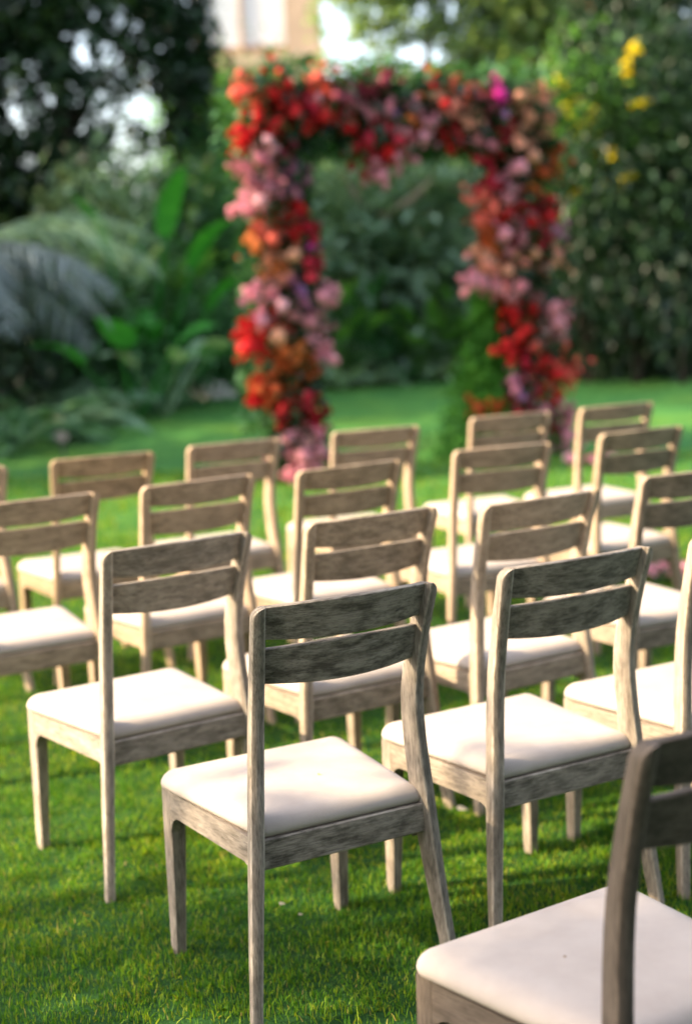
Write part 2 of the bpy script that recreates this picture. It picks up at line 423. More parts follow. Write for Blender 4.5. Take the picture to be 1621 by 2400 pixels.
# colour and weathering of single chairs: the front ones greyer and more stained, the corner one's shade and the far ones' warm bounce light painted in
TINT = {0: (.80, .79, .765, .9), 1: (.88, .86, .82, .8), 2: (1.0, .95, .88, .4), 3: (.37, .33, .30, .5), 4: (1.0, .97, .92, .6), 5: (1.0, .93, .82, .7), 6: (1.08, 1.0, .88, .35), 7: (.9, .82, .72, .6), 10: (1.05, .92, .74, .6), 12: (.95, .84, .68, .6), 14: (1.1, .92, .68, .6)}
CHAIRS = [
 (-.027, 3.066, 29.1, 'weathered wooden chair in sharp focus, front and centre, its whole cream seat showing'),
 (.495, 3.378, 30.6, 'weathered wooden chair directly right of the sharp front chair in the same row'),
 (.992, 3.677, 29.4, 'weathered wooden chair cut by right edge, seat and left post above the shaded corner chair'),
 (.529, 2.101, 34.3, 'nearest wooden chair in shade, cropped by the bottom right corner'),
 (-.454, 3.819, 34.9, 'wooden chair with full cream seat at left, one row ahead of the sharp front chair'),
 (.050, 4.140, 32.2, 'wooden chair whose seat is hidden behind the backrest of the sharp front chair'),
 (.539, 4.331, 32.8, 'wooden chair seen over the left post of the chair right of the sharp front chair'),
 (1.073, 4.771, 29.6, 'wooden chair at the right edge in the third row from the front, backrest cropped'),
 (-.998, 4.760, 29.6, 'wooden chair cropped by the left edge, cream seat showing below its backrest'),
 (-.509, 5.069, 33.1, 'wooden chair just behind and above the backrest of the full seat chair at left'),
 (.003, 5.328, 30.5, 'wooden chair in the fourth row right below the foot of the left flower column'),
 (.585, 5.726, 24.4, 'wooden chair in the fourth row whose backrest overlaps the bottom of the right flower column'),
 (1.195, 6.126, 29.6, 'wooden chair in the fourth row at the right, backrest running out of the right edge'),
 (-1.49, 5.67, 28.0, 'wooden chair mostly outside the left edge, only its back legs in view'),
 (-.967, 5.965, 28.1, 'leftmost blurred chair of the farthest row, alone against the lawn'),
 (-.473, 6.301, 30.7, 'blurred chair of the farthest row left of the pink flowers at the left column foot'),
 (.122, 6.658, 25.4, 'blurred chair of the farthest row right of the pink flowers at the left column foot'),
 (.773, 7.085, 23.2, 'blurred chair of the farthest row in front of the mossy foot of the right column'),
 (1.322, 7.363, 25.8, 'rightmost blurred chair of the farthest row, right of the flower arch'),
]
for c in CHAIRS: place_chair(*c)

# ------------------------------------------------------------------ foliage generators
def leaves(name, pts, size, rng, droop=.3, aspect=.42, outward=None, jitter=.35, fold=.12):
    """one folded diamond leaf at each point"""
    n = len(pts)
    az = rng.uniform(0, 2*np.pi, n); el = rng.normal(-droop, .5, n)
    d = np.stack([np.cos(az)*np.cos(el), np.sin(az)*np.cos(el), np.sin(el)], 1)
    if outward is not None:
        d = d*.7 + outward*.7; d /= np.linalg.norm(d, axis=1)[:, None]+1e-9
    up = np.zeros((n, 3)); up[:, 2] = 1; up += rng.normal(0, .45, (n, 3))
    sd_ = np.cross(d, up); sd_ /= np.linalg.norm(sd_, axis=1)[:, None]+1e-9
    nm = np.cross(sd_, d)
    s = (size*rng.uniform(1-jitter, 1+jitter, n))[:, None]
    co = np.stack([pts, pts+d*s*.45+sd_*s*aspect*.5+nm*s*fold, pts+d*s-nm*s*fold*.6, pts+d*s*.45-sd_*s*aspect*.5+nm*s*fold], 1).reshape(-1, 3)
    idx = np.arange(n)[:, None]*4
    f = np.concatenate([idx+np.array([[0, 2, 1]]), idx+np.array([[0, 3, 2]])], 0)
    return fast_mesh(name, co, f)
def blob_pts(rng, c, r, nclump, per, spread, shell=.55, flat=1.0, zmin=.03):
    """points in uneven clumps through an ellipsoid"""
    u = rng.normal(0, 1, (nclump, 3)); u /= np.linalg.norm(u, axis=1)[:, None]
    rad = (shell + (1-shell)*rng.uniform(0, 1, nclump)**.6) * rng.uniform(.82, 1.12, nclump)
    cc = np.array(c) + u*rad[:, None]*np.array(r)
    k = np.repeat(np.arange(nclump), rng.poisson(per, nclump).clip(1))
    sp = spread*rng.uniform(.6, 1.4, nclump)
    p = cc[k] + rng.normal(0, 1, (len(k), 3))*sp[k][:, None]*np.array([1, 1, flat])
    outw = p - np.array(c); outw /= np.linalg.norm(outw, axis=1)[:, None]+1e-9
    ok = p[:, 2] > zmin
    return p[ok], outw[ok]
SEED = [100]
def rngn(): SEED[0] += 1; return np.random.default_rng(SEED[0])

def shrub(name, label, c, r, mat, n=60, per=45, leaf=.14, spread=.28, shell=.5, cat='shrub', group=None, stems=5, extra=None, spots=(), aspect=.42, droop=.3):
    rng = rngn(); base = Vector((c[0], c[1], 0)); t = empty(name, base); tag(t, label, cat, group)
    lc = (0, 0, c[2]); p, o = blob_pts(rng, lc, r, n, per, spread, shell)
    fo = link('foliage', leaves('foliage', p, leaf, rng, outward=o, aspect=aspect, droop=droop), LEAF[mat], t); tag(fo, kind='stuff')
    for k in range(stems):
        a = rng.uniform(0, 6.28); q = rng.uniform(.2, .75)
        e = Vector((math.cos(a)*r[0]*q, math.sin(a)*r[1]*q, c[2]+r[2]*rng.uniform(-.1, .6)))
        m_ = e*.5 + Vector((rng.normal(0, .06), rng.normal(0, .06), e.z*.08))
        link('stem', mesh('stem', *tube([(e.x*.08, e.y*.08, 0), m_, e], [.035, .025, .01], 6)), BARK, t)
    if extra:
        em, cnt, sz = extra
        q, oo = blob_pts(rng, lc, (r[0]*1.05, r[1]*1.05, r[2]*1.05), cnt, 9, sz*.9, .92)
        fl = link('blossoms', leaves('blossoms', q, sz, rng, outward=oo, aspect=.8), LEAF[em], t); tag(fl, kind='stuff')
    for px, py, cnt in spots:
        q = np.array(at(px, py, c[1]-r[1]*.95)-base) + rng.normal(0, .045, (cnt, 3))
        fl = link('blossom_cluster', leaves('blossom_cluster', q, .10, rng, aspect=.85), LEAF['blossom'], t); tag(fl, kind='stuff')
    return t
def tree(name, label, base, trunk, crowns, mat, leaf=.16, bark=None, cat='tree', group=None, r0=.16, limbs=True, aspect=.42, droop=.3):
    """trunk: list of points from the ground; crowns: (centre, radii, clumps, per, spread)"""
    rng = rngn(); b = Vector(base); t = empty(name, b); tag(t, label, cat, group)
    path = [Vector(p)-b for p in trunk]; m_ = len(path)
    link('trunk', mesh('trunk', *tube(path, [r0*(1-.55*i/(m_-1)) for i in range(m_)], 10)), bark or BARK, t)
    P, O = [], []
    for (c, r, n, per, sp, sh) in crowns:
        c = Vector(c)-b; p, o = blob_pts(rng, c, r, n, per, sp, sh); P.append(p); O.append(o)
        if limbs:
            for k in range(3):
                st = path[-1].lerp(path[-2], rng.uniform(0, .8))
                a = rng.uniform(0, 6.28); e = c + Vector((math.cos(a)*r[0]*.7, math.sin(a)*r[1]*.7, r[2]*rng.uniform(-.2, .5)))
                md = st.lerp(e, .5) + Vector((rng.normal(0, .12), rng.normal(0, .12), .15))
                link('limb', mesh('limb', *tube([st, md, e], [r0*.4, r0*.26, r0*.08], 6)), bark or BARK, t)
    cr = link('crown', leaves('crown', np.concatenate(P), leaf, rng, outward=np.concatenate(O), aspect=aspect, droop=droop), LEAF[mat], t)
    tag(cr, kind='stuff'); return t
def ribbon_leaf(L, W, bend, n=10, tipdrop=.0, fold=.15, pts=1.0):
    """paddle or strap leaf along +x with midrib fold, bending down by angle bend; returns verts, faces"""
    v, f = [], []; x = z = 0.0; a = 0.0
    for i in range(n+1):
        t = i/n
        wd = W*.5*(math.sin(math.pi*min(1, (t*.94+.06))**.75))**.7 if i < n else 0.002
        v += [(x, -wd, z+wd*fold), (x, 0, z), (x, wd, z+wd*fold)]
        a = -bend*t; x += L/n*math.cos(a); z += L/n*math.sin(a)
        if i < n:
            b = i*3; f += [(b, b+3, b+4, b+1), (b+1, b+4, b+5, b+2)]
    return v, f
def leaf_plant(name, label, base, specs, mat, cat='plant', group=None, stemr=.02):
    """specs: (azimuth, elevation, petiole length, leaf length, leaf width, bend)"""
    rng = rngn(); t = empty(name, base); tag(t, label, cat, group)
    for az, el, pl, L, Wd, bend in specs:
        d = Vector((math.cos(az)*math.cos(el), math.sin(az)*math.cos(el), math.sin(el)))
        e = d*pl
        if pl > .05: link('leaf_stalk', mesh('leaf_stalk', *tube([(0, 0, 0), e*.5+Vector((0, 0, .02)), e], [stemr, stemr*.8, stemr*.5], 6)), LEAF[mat], t)
        v, f = ribbon_leaf(L, Wd, bend)
        M = Matrix.Translation(e) @ Matrix.Rotation(az, 4, 'Z') @ Matrix.Rotation(-el, 4, 'Y') @ Matrix.Rotation(rng.normal(0, .3), 4, 'X')
        link('leaf', mesh('leaf', [M @ Vector(p) for p in v], f, 80), LEAF[mat], t)
    return t
def frond_mesh(L, bend, nl, ll, rng, lw=.022):
    """pinnate palm frond along +x"""
    co, fa = [], []; x = z = 0.0; step = L/nl
    path = []
    for i in range(nl+1):
        t = i/nl; a = -bend*t**1.2; path.append((x, 0, z)); d = (math.cos(a), math.sin(a))
        if t > .12:
            l = ll*math.sin(math.pi*(.12+.86*t))**.6
            for s in (-1, 1):
                dx, dz = .55+rng.normal(0, .12), -.40+rng.normal(0, .22)
                dirv = Vector((dx*d[0], s*.85, dx*d[1]+dz)).normalized(); b = len(co); p = Vector((x, 0, z))
                wv = Vector((d[0], 0, d[1]))*lw
                co += [p-wv*.4, p+wv*.4, p+dirv*l*.5+wv*.5, p+dirv*l+Vector((0, 0, -l*.15)), p+dirv*l*.5-wv*.5]
                fa.append((b, b+1, b+2, b+3, b+4))
        x += step*d[0]; z += step*d[1]
    tv, tf = tube([path[i] for i in range(0, nl+1, max(1, nl//8))], [.014-.010*k/8 for k in range(len(range(0, nl+1, max(1, nl//8))))], 5)
    b = len(co); co += tv; fa += [tuple(i+b for i in q) for q in tf]
    return co, fa
def palm(name, label, base, height, fronds, mat, trunk_r=.12, group=None):
    rng = rngn(); t = empty(name, base); tag(t, label, 'palm', group)
    if height > .2: link('trunk', mesh('trunk', *tube([(0, 0, 0), (.04, 0, height*.5), (0, 0, height)], [trunk_r*1.2, trunk_r, trunk_r*.9], 9)), BARK, t)
    for az, el, L, bend, mt in fronds:
        v, f = frond_mesh(L, bend, 40, L*.27, rng)
        M = Matrix.Translation((0, 0, height)) @ Matrix.Rotation(az, 4, 'Z') @ Matrix.Rotation(-el, 4, 'Y') @ Matrix.Rotation(rng.normal(0, .15), 4, 'X')
        link('frond', mesh('frond', [M @ Vector(p) for p in v], f, 0), LEAF[mt or mat], t)
    return t
# ------------------------------------------------------------------ flower arch
AA = R(31); A0 = Vector((-.47, 12.05, 0)); AW = 2.34
AU = Vector((math.cos(AA), math.sin(AA), 0)); AN = Vector((math.sin(AA), -math.cos(AA), 0))   # along the front, and out of the front
def petal_rosette(kind, seed):
    """a bloom about 1 m across facing +z, 48 triangles"""
    rr = random.Random(seed); v, f = [], []
    def petal(az, tilt, L, Wd, z0, cup):
        ca, sa = math.cos(az), math.sin(az); ct, st = math.cos(tilt), math.sin(tilt); b = len(v)
        for (l, w_, h) in ((.02, 0, 0), (.55, -.5, cup), (1.0, -.22, cup*.7), (1.0, .22, cup*.7), (.55, .5, cup)):
            x, y, z = l*L*ct - h*L*st, w_*Wd, z0 + l*L*st + h*L*ct
            v.append((x*ca-y*sa, x*sa+y*ca, z))
        f.extend([(b, b+1, b+4), (b+1, b+2, b+3), (b+1, b+3, b+4)])
    if kind == 'dome':
        n = 7; prof = ((.20, .34), (.40, .20), (.50, 0), (.36, -.14))
        v.append((0, 0, .38))
        for j, (r_, z_) in enumerate(prof):
            for k in range(n):
                a = 2*math.pi*(k+.5*(j % 2))/n; q = 1+rr.uniform(-.16, .16); v.append((r_*q*math.cos(a), r_*q*math.sin(a), z_+rr.uniform(-.05, .05)))
        f.extend([(0, 1+k, 1+(k+1) % n) for k in range(n)])
        for j in range(3):
            for k in range(n):
                a, b, c, d = 1+j*n+k, 1+j*n+(k+1) % n, 1+(j+1)*n+k, 1+(j+1)*n+(k+1) % n; f.extend([(a, c, d), (a, d, b)])
        return v, f
    if kind == 'rose':
        lay = ((6, .12, .52, .50, 0), (5, .62, .42, .44, .03), (4, 1.15, .34, .36, .05))
    elif kind == 'daisy':
        lay = ((9, .10, .52, .30, 0), (6, .55, .34, .24, .02))
    else:
        lay = ((6, -.15, .48, .40, 0), (6, .45, .44, .36, .04), (4, 1.0, .36, .30, .1))
    for n, tilt, L, Wd, z0 in lay:
        off = rr.uniform(0, 6)
        for k in range(n): petal(off+k*2*math.pi/n+rr.uniform(-.12, .12), tilt+rr.uniform(-.12, .12), L*rr.uniform(.88, 1.08), Wd, z0, .10)
    return v, f
FCOL = {'red': (.62, .010, .012), 'deep': (.42, .010, .016), 'coral': (.76, .13, .085), 'orange': (.74, .20, .045), 'rust': (.50, .085, .018),
        'peach': (.78, .35, .22), 'pink': (.78, .29, .36), 'lpink': (.80, .40, .45), 'mauve': (.62, .22, .26), 'dmauve': (.36, .07, .10),
        'purple': (.38, .13, .22), 'magenta': (.60, .02, .28), 'violet': (.40, .16, .38), 'crimson': (.52, .014, .04), 'burg': (.24, .024, .045), 'salmon': (.80, .28, .21)}
def flower_mat(name, c):
    t = NT('petal_'+name); ri = t.n('ShaderNodeNewGeometry').outputs['Random Per Island']; rnd = t.n('ShaderNodeObjectInfo').outputs['Random']
    a = t.n('ShaderNodeMath', operation='MULTIPLY_ADD'); t.l(ri, a.inputs[0]); a.inputs[1].default_value = .5
    b = t.n('ShaderNodeMath', operation='MULTIPLY'); t.l(rnd, b.inputs[0]); b.inputs[1].default_value = .5; t.l(b.outputs[0], a.inputs[2])
    lo = tuple(x*.55 for x in c); hi = tuple(min(.9, x*1.2+.03) for x in c)
    col = t.ramp(a.outputs[0], [(.1, lo), (.55, c), (.95, hi)])
    p = t.pbr(col, .6, .2); tr = t.n('ShaderNodeBsdfTranslucent'); t.l(col, tr.inputs['Color'])
    mx = t.n('ShaderNodeMixShader'); mx.inputs[0].default_value = .3; t.l(p, mx.inputs[1]); t.l(tr.outputs[0], mx.inputs[2])
    return t.done(mx.outputs[0])
FMAT = {k: flower_mat(k, c) for k, c in FCOL.items()}
FMESH = {}
for k in FCOL:
    for kind in ('rose', 'daisy', 'puff', 'dome'):
        v, f = petal_rosette(kind, len(FMESH)); me = mesh('flower', v, f, 0); me.materials.append(FMAT[k]); FMESH[(k, kind)] = me
# blooms: photo-measured spots of colour on the arch front, (across, height) in the arch's own frame is found below
SPOTS = '''red 635 137 s;red 617 165 s;red 656 168 s;coral 568 212 b;red 645 222 b;red 604 268 b;red 692 263 b;red 723 297 b;red 645 295 b;red 576 323 b;lpink 627 328;deep 680 240;red 660 330;
mauve 568 387;pink 620 377;pink 645 413;mauve 609 439;mauve 651 455;purple 682 382;purple 687 444;pink 568 483 b;lpink 609 470 b;mauve 590 420;burg 660 360;
red 651 506;red 708 490;crimson 723 532;red 692 547;coral 615 547 b;coral 640 560;orange 600 575;crimson 735 560;
coral 744 181;coral 764 207;mauve 744 232;red 785 268;red 760 274;crimson 735 250;dmauve 790 225;dmauve 815 235;burg 850 215;
peach 625 614 b;peach 687 598 b;orange 650 630;crimson 723 619;crimson 730 650;magenta 728 580 s;purple 687 660;purple 713 707;salmon 660 655;pink 594 691 b;lpink 661 717 b;pink 615 748 b;pink 759 694 b;pink 640 690;violet 705 680;mauve 690 740;
red 581 763 b;red 661 758;peach 651 789 b;red 578 815 b;red 609 815 b;orange 666 825;rust 671 861;orange 690 845;rust 650 850;pink 739 800 b;pink 754 830 b;mauve 730 760;rust 720 860;orange 710 830;
rust 609 913;rust 645 913;red 595 925;deep 692 949;deep 744 975;crimson 720 930;rust 680 900;deep 660 960;crimson 740 1000;
pink 697 1016 b;pink 744 1016 b;pink 713 1068 b;pink 690 1050 b;pink 750 1060;lpink 720 1035;pink 687 1120 b;pink 690 1085 b;mauve 735 1090;
burg 899 191;burg 870 210;mauve 837 248;mauve 909 253;violet 927 268 s;red 816 299;crimson 909 304;crimson 863 335 b;red 909 356 b;deep 832 350;pink 896 413;mauve 880 395;crimson 885 375;deep 860 300;mauve 870 270;
pink 971 253 b;orange 961 279;pink 992 320 b;mauve 950 310;crimson 935 330;mauve 955 350;mauve 930 370;red 1023 175 s;coral 1000 160 s;red 1015 200 s;peach 1025 227;coral 1095 212 b;red 1043 243;salmon 1064 253;peach 1100 289 b;red 1043 320;deep 1060 300;mauve 1115 330;mauve 1000 290;salmon 1085 255;pink 1020 280;crimson 1070 330;dmauve 1140 230;
magenta 1172 222 b;violet 1183 268 s;crimson 1172 289;crimson 1183 330;crimson 1146 387;crimson 1150 430;mauve 1150 340;peach 1219 227 b;peach 1270 232 b;peach 1239 273 b;peach 1275 294;peach 1213 335 b;peach 1250 366 b;peach 1285 275;crimson 1195 300;peach 1225 300;dmauve 1150 250;
rust 1296 361;rust 1275 408;orange 1245 440;rust 1310 350 s;rust 1290 390;pink 1219 390 b;pink 1198 444 b;mauve 1190 470;red 1286 464;red 1291 506;crimson 1275 490;coral 1131 459;coral 1157 490;coral 1126 521 b;pink 1183 547 b;red 1244 521 b;deep 1220 480;red 1190 500;mauve 1215 520;crimson 1270 540;
rust 1146 541;rust 1140 570;crimson 1270 570;peach 1250 593 b;peach 1301 601 b;peach 1281 629 b;peach 1136 603;peach 1188 634 b;salmon 1230 620;pink 1110 657 b;mauve 1162 675;pink 1219 670 b;mauve 1239 691;mauve 1198 700;purple 1305 545;burg 1205 580;mauve 1225 560;salmon 1140 620;
red 1193 732;red 1244 732 b;red 1234 773 b;red 1193 820 b;coral 1255 815 b;red 1215 790;red 1215 745;mauve 1301 722 b;pink 1306 753 b;lpink 1281 773;mauve 1310 790;coral 1327 810 s;coral 1350 843 s;coral 1386 846 s;red 1286 851 b;red 1306 877;coral 1348 887 s;coral 1330 880;rust 1306 918;red 1265 850;crimson 1230 850;mauve 1290 740;
purple 1203 892;violet 1224 931 s;dmauve 1250 913;purple 1210 915;dmauve 1230 880;dmauve 1210 950;pink 1275 959;mauve 1327 964;mauve 1311 1006;pink 1322 1042;mauve 1290 990;rust 1121 959;rust 1167 949;mauve 1300 1040;burg 1240 960;pink 1330 1020;crimson 1280 985;mauve 1300 1010;red 1262 930;pink 1290 1035;mauve 1335 990;crimson 1270 1012;red 1295 940;mauve 1318 1065;pink 1300 1070 b;crimson 1235 975;deep 1215 975'''
def on_front(px, py, off):
    C = Vector((0, 0, CAM_H)); d = at(px, py, 10.0) - C; p0 = A0 + AN*off
    return C + d*((p0-C).dot(AN)/d.dot(AN))
arch = empty('flower_arch', A0 + AU*AW*.5)
tag(arch, 'wedding arch on two mossy columns covered with red, pink, peach and burgundy flowers', 'flower arch')
ao = arch.location.copy()
def aloc(u, n_, z): return A0 + AU*u + AN*n_ + Vector((0, 0, z)) - ao
# timber core: two posts and a beam
def abox(u0, u1, n0, n1, z0, z1):
    v = [aloc(u, n_, z) for z in (z0, z1) for u, n_ in ((u0, n0), (u1, n0), (u1, n1), (u0, n1))]
    return v, [(3, 2, 1, 0), (4, 5, 6, 7), (0, 1, 5, 4), (1, 2, 6, 5), (2, 3, 7, 6), (3, 0, 4, 7)]
for u in (0, AW): link('post', mesh('post', *abox(u-.10, u+.10, -.10, .10, 0, 2.75), ang=0), BARK, arch)
link('beam', mesh('beam', *abox(-.12, AW+.12, -.12, .12, 2.752, 2.95), ang=0), BARK, arch)
def box_leaves(nm, u0, u1, n0, n1, z0, z1, cnt, size, mat, seed, flare=0):
    rng = np.random.default_rng(seed); pts = []
    q = rng.uniform(0, 1, (cnt, 3)); q[:, 0] = .5+(q[:, 0]-.5)*1.0
    z = z0+(z1-z0)*q[:, 2]; fl = (1-.45*q[:, 2]*(flare > 0)+flare*(1-q[:, 2])**2)*(1+rng.normal(0, .10, cnt)*(flare > 0))
    u = (u0+u1)/2+(q[:, 0]-.5)*(u1-u0)*fl; n_ = (n0+n1)/2+(q[:, 1]-.5)*(n1-n0)*fl
    P = np.array(A0-ao)[None] + u[:, None]*np.array(AU) + n_[:, None]*np.array(AN); P[:, 2] = z
    cl = np.sin(u*19+z*11)*np.sin(n_*17-z*13)
    P = P[rng.uniform(0, 1, cnt) < .75+.25*cl]
    o = link(nm, leaves(nm, P, size, rng, aspect=.5), LEAF[mat], arch); tag(o, kind='stuff')
box_leaves('greenery', -.27, .25, -.27, .20, 0, 2.7, 5200, .085, 'mid', 1)
box_leaves('greenery', AW-.25, AW+.25, -.27, .20, 1.1, 2.7, 3600, .085, 'dark', 2)
box_leaves('moss', AW-.44, AW+.05, -.30, .20, 0, 1.45, 17000, .06, 'moss', 3, 1.0)
box_leaves('greenery', -.24, .24, .10, .34, .2, 2.7, 1500, .10, 'dark', 5)
box_leaves('greenery', AW-.24, AW+.24, .10, .34, .2, 2.7, 1500, .10, 'dark', 6)
box_leaves('greenery', -.3, AW+.3, .0, .34, 2.6, 3.15, 2200, .11, 'dark', 7)
box_leaves('greenery', -.1, AW+.3, -.2, .2, 3.02, 3.34, 900, .12, 'mid', 8)
box_leaves('greenery', -.35, AW+.35, -.24, .22, 2.55, 3.12, 7200, .085, 'mid', 4)
rf = random.Random(11); nfl = 0
SZ = {'s': .065, 'b': .120, '': .100}
fill_p = {}; more_p = {}
spots = [l.split() for l in SPOTS.replace('\n', '').split(';')]
for k in range(2):
    for q in spots:
        col, px, py = q[0], float(q[1]), float(q[2]); key = q[3] if len(q) > 3 else ''; sz = SZ[key]
        if k == 1 and key == 's': continue
        jx, jy = (0, 0) if k == 0 else (rf.uniform(-26, 26), rf.uniform(-26, 26))
        kind = rf.choice(('dome', 'dome', 'dome', 'rose', 'puff')); off = (.24 if k == 0 else .18) + rf.uniform(0, .14)
        p = on_front(px+jx, py+jy, off); p.z = max(p.z, .06)
        s = sz*rf.uniform(.88, 1.12)*(1 if k == 0 else .85)
        nv = (AN + Vector((rf.gauss(0, .45), rf.gauss(0, .3), rf.gauss(.25, .35)))).normalized(); Q = nv.to_track_quat('Z', 'Y')
        if nfl < 300:
            o = link('flower', FMESH[(col, kind)], None, arch); o.location = p - ao; o.scale = (s, s, s); o.rotation_euler = Q.to_euler(); nfl += 1
        else: more_p.setdefault(col, []).append((p-ao, Q.to_matrix(), s, kind))
        if k == 0 and key != 's': fill_p.setdefault(col, []).append((px, py))
# small filler blooms and buds between the large ones, joined per colour
for col, L in fill_p.items():
    rng = rngn(); v, f = [], []
    for p, Q, s_, kind in more_p.get(col, []):
        fv, ff = petal_rosette(kind, int(rng.integers(1000))); b = len(v)
        v += [p+Q @ (Vector(x)*s_) for x in fv]; f += [tuple(i+b for i in t_) for t_ in ff]
    for px, py in L:
        for _ in range(13):
            p = on_front(px+rng.normal(0, 17), py+rng.normal(0, 18), .16+rng.uniform(0, .14)) - ao
            if p.z < .04: continue
            fv, ff = petal_rosette(('daisy', 'dome')[int(rng.integers(2))], int(rng.integers(1000))); s = rng.uniform(.045, .085)
            Q = (AN+Vector(rng.normal(0, .5, 3))).normalized().to_track_quat('Z', 'Y').to_matrix(); b = len(v)
            v += [p+Q @ (Vector(x)*s) for x in fv]; f += [tuple(i+b for i in t_) for t_ in ff]
    o = link('filler_blooms', mesh('filler_blooms', v, f, 0), FMAT[col], arch); tag(o, kind='stuff')
# fallen petals and low posies along the aisle
def posy(name, label, c, cols, n, r, sz):
    rr = random.Random(n*7+int(c[0]*100)); t = empty(name, c); tag(t, label, 'flowers', 'flowers lying on the lawn')
    for k in range(n):
        a, q = rr.uniform(0, 6.28), r*math.sqrt(rr.random())
        o = link('flower', FMESH[(rr.choice(cols), rr.choice(('rose', 'puff')))], None, t)
        h = .05+.10*(1-q/r)*rr.random(); o.location = (q*math.cos(a), q*math.sin(a), h); s = sz*rr.uniform(.8, 1.2); o.scale = (s, s, s)
        nv = Vector((rr.gauss(0, .4), rr.gauss(-.4, .4), 1)); o.rotation_euler = nv.to_track_quat('Z', 'Y').to_euler()
    rng = rngn(); th = rng.uniform(0, 6.28, 60); q = r*np.sqrt(rng.uniform(0, 1, 60))
    lv = link('greenery', leaves('greenery', np.stack([q*np.cos(th), q*np.sin(th), rng.uniform(.01, .06, 60)], 1), .08, rng), LEAF['mid'], t); tag(lv, kind='stuff')
g = at(1560, 1362, 7.4); posy('flower_posy', 'pale pink flowers lying on the lawn at the right edge beside the aisle', (g.x, 7.4, 0), ('lpink', 'pink', 'lpink'), 12, .13, .085)
g = at(1385, 1095, 12.2); posy('flower_posy', 'small pink flowers on the lawn at the foot of the right flower column', (g.x, 12.2, 0), ('pink', 'lpink'), 12, .20, .09)

# ------------------------------------------------------------------ background planting
def ground_x(px, Y): return at(px, 900, Y).x
GS = 'shrubs behind the lawn'
# centre, beyond the arch
shrub('grey_green_shrub', 'soft grey-green shrub mass seen through the arch opening', (ground_x(930, 25), 25, 1.7), (1.7, 1.2, 2.3), 'sage', 130, 40, .27, .26, .6, group=GS)
shrub('grey_green_shrub', 'dim grey-green shrub just right of the left flower column', (ground_x(800, 26), 26.5, 1.6), (1.5, 1.2, 2.2), 'mid', 100, 40, .26, .26, .6, group=GS)
shrub('grey_green_shrub', 'grey-green shrub against the inner side of the right flower column', (ground_x(1090, 26), 26, 1.5), (1.4, 1.2, 2.0), 'sage', 90, 40, .26, .26, .6, group=GS)
# strappy pale plants at the lawn edge
rs = random.Random(4)
def strappy(px, Y, label, n=16, L=.6, mat='pale', Wd=.085):
    sp = [(rs.uniform(0, 6.28), rs.uniform(.5, 1.3), .02, L*rs.uniform(.7, 1.15), Wd*rs.uniform(.8, 1.2), rs.uniform(1.1, 2.3)) for _ in range(n)]
    leaf_plant('strap_leaf_plant', label, (ground_x(px, Y), Y, .02), sp, mat, 'plant', 'strap-leaved plants along the lawn edge')
strappy(800, 22.4, 'pale strap-leaved clump at the right foot of the left flower column', 18, .75)
strappy(870, 22.8, 'pale strap-leaved clump in the middle of the arch opening', 18, .72)
strappy(945, 23.2, 'strap-leaved clump right of centre in the arch opening', 16, .66, 'mid')
strappy(1020, 23.4, 'pale strap-leaved clump left of the right column moss', 18, .75)
strappy(1090, 23.6, 'strap-leaved clump hidden behind the right column moss', 12, .7, 'mid')
for px_, Y_, lab, mt in ((775, 23.3, 'broad leaved plant just right of the left flower column', 'fresh'), (905, 23.9, 'broad leaved plant in the middle of the arch opening', 'mid'), (985, 24.0, 'broad leaved plant right of the arch opening centre', 'fresh'), (1075, 24.1, 'broad leaved plant beside the mossy right column', 'fresh'), (840, 24.0, 'broad leaved plant left of the arch opening centre', 'mid')):
    leaf_plant('broad_leaf_plant', lab, (ground_x(px_, Y_), Y_, 0), [(rs.uniform(-2.9, -.2), rs.uniform(.7, 1.4), rs.uniform(.4, 1.5), rs.uniform(.4, .6), .2, rs.uniform(.9, 1.6)) for _ in range(18)], mt, 'plant', 'broad leaved plants behind the arch', stemr=.012)
# left of the arch
shrub('green_shrub', 'mid green shrub behind the left flower column', (ground_x(520, 23), 23, 1.6), (1.15, 1.0, 2.0), 'mid', 110, 70, .15, .26, .45, group=GS)
shrub('green_shrub', 'bright green tall shrub left of the flower arch top', (ground_x(505, 25), 25, 3.2), (.62, .8, 1.8), 'fresh', 90, 60, .16, .28, .5, group=GS)
shrub('green_shrub', 'dark low shrub left of the pale stone', (ground_x(385, 22.6), 22.9, .55), (.8, .6, .75), 'dark', 60, 60, .12, .2, .45, group=GS)
shrub('pale_shrub', 'pale leaved shrub with cream blossoms left of the banana plant', (ground_x(265, 21.5), 21.5, 2.1), (.75, .7, 1.35), 'pale', 60, 40, .17, .24, .55, group=GS, extra=('cream', 4, .12))
shrub('green_shrub', 'green shrub under the banana plant', (ground_x(330, 20.5), 20.5, .9), (1.1, .8, 1.25), 'mid', 90, 60, .15, .24, .45, group=GS)
leaf_plant('banana_plant', 'banana plant with one broad bright green upright leaf', (ground_x(345, 20), 20, 0),
    [(-.75, 1.34, 2.3, 1.05, .34, .8), (-2.2, 1.30, 2.1, 1.0, .34, .8), (-.5, 1.15, 2.0, .95, .34, 1.0), (2.6, 1.0, 1.7, 1.1, .36, .9), (-.3, .95, 1.6, 1.0, .34, 1.0), (3.6, .75, 1.3, 1.1, .38, 1.2), (-1.4, .8, 1.2, 1.1, .40, 1.2), (.3, .6, 1.1, 1.0, .36, 1.3)], 'banana', 'banana plant', stemr=.05)
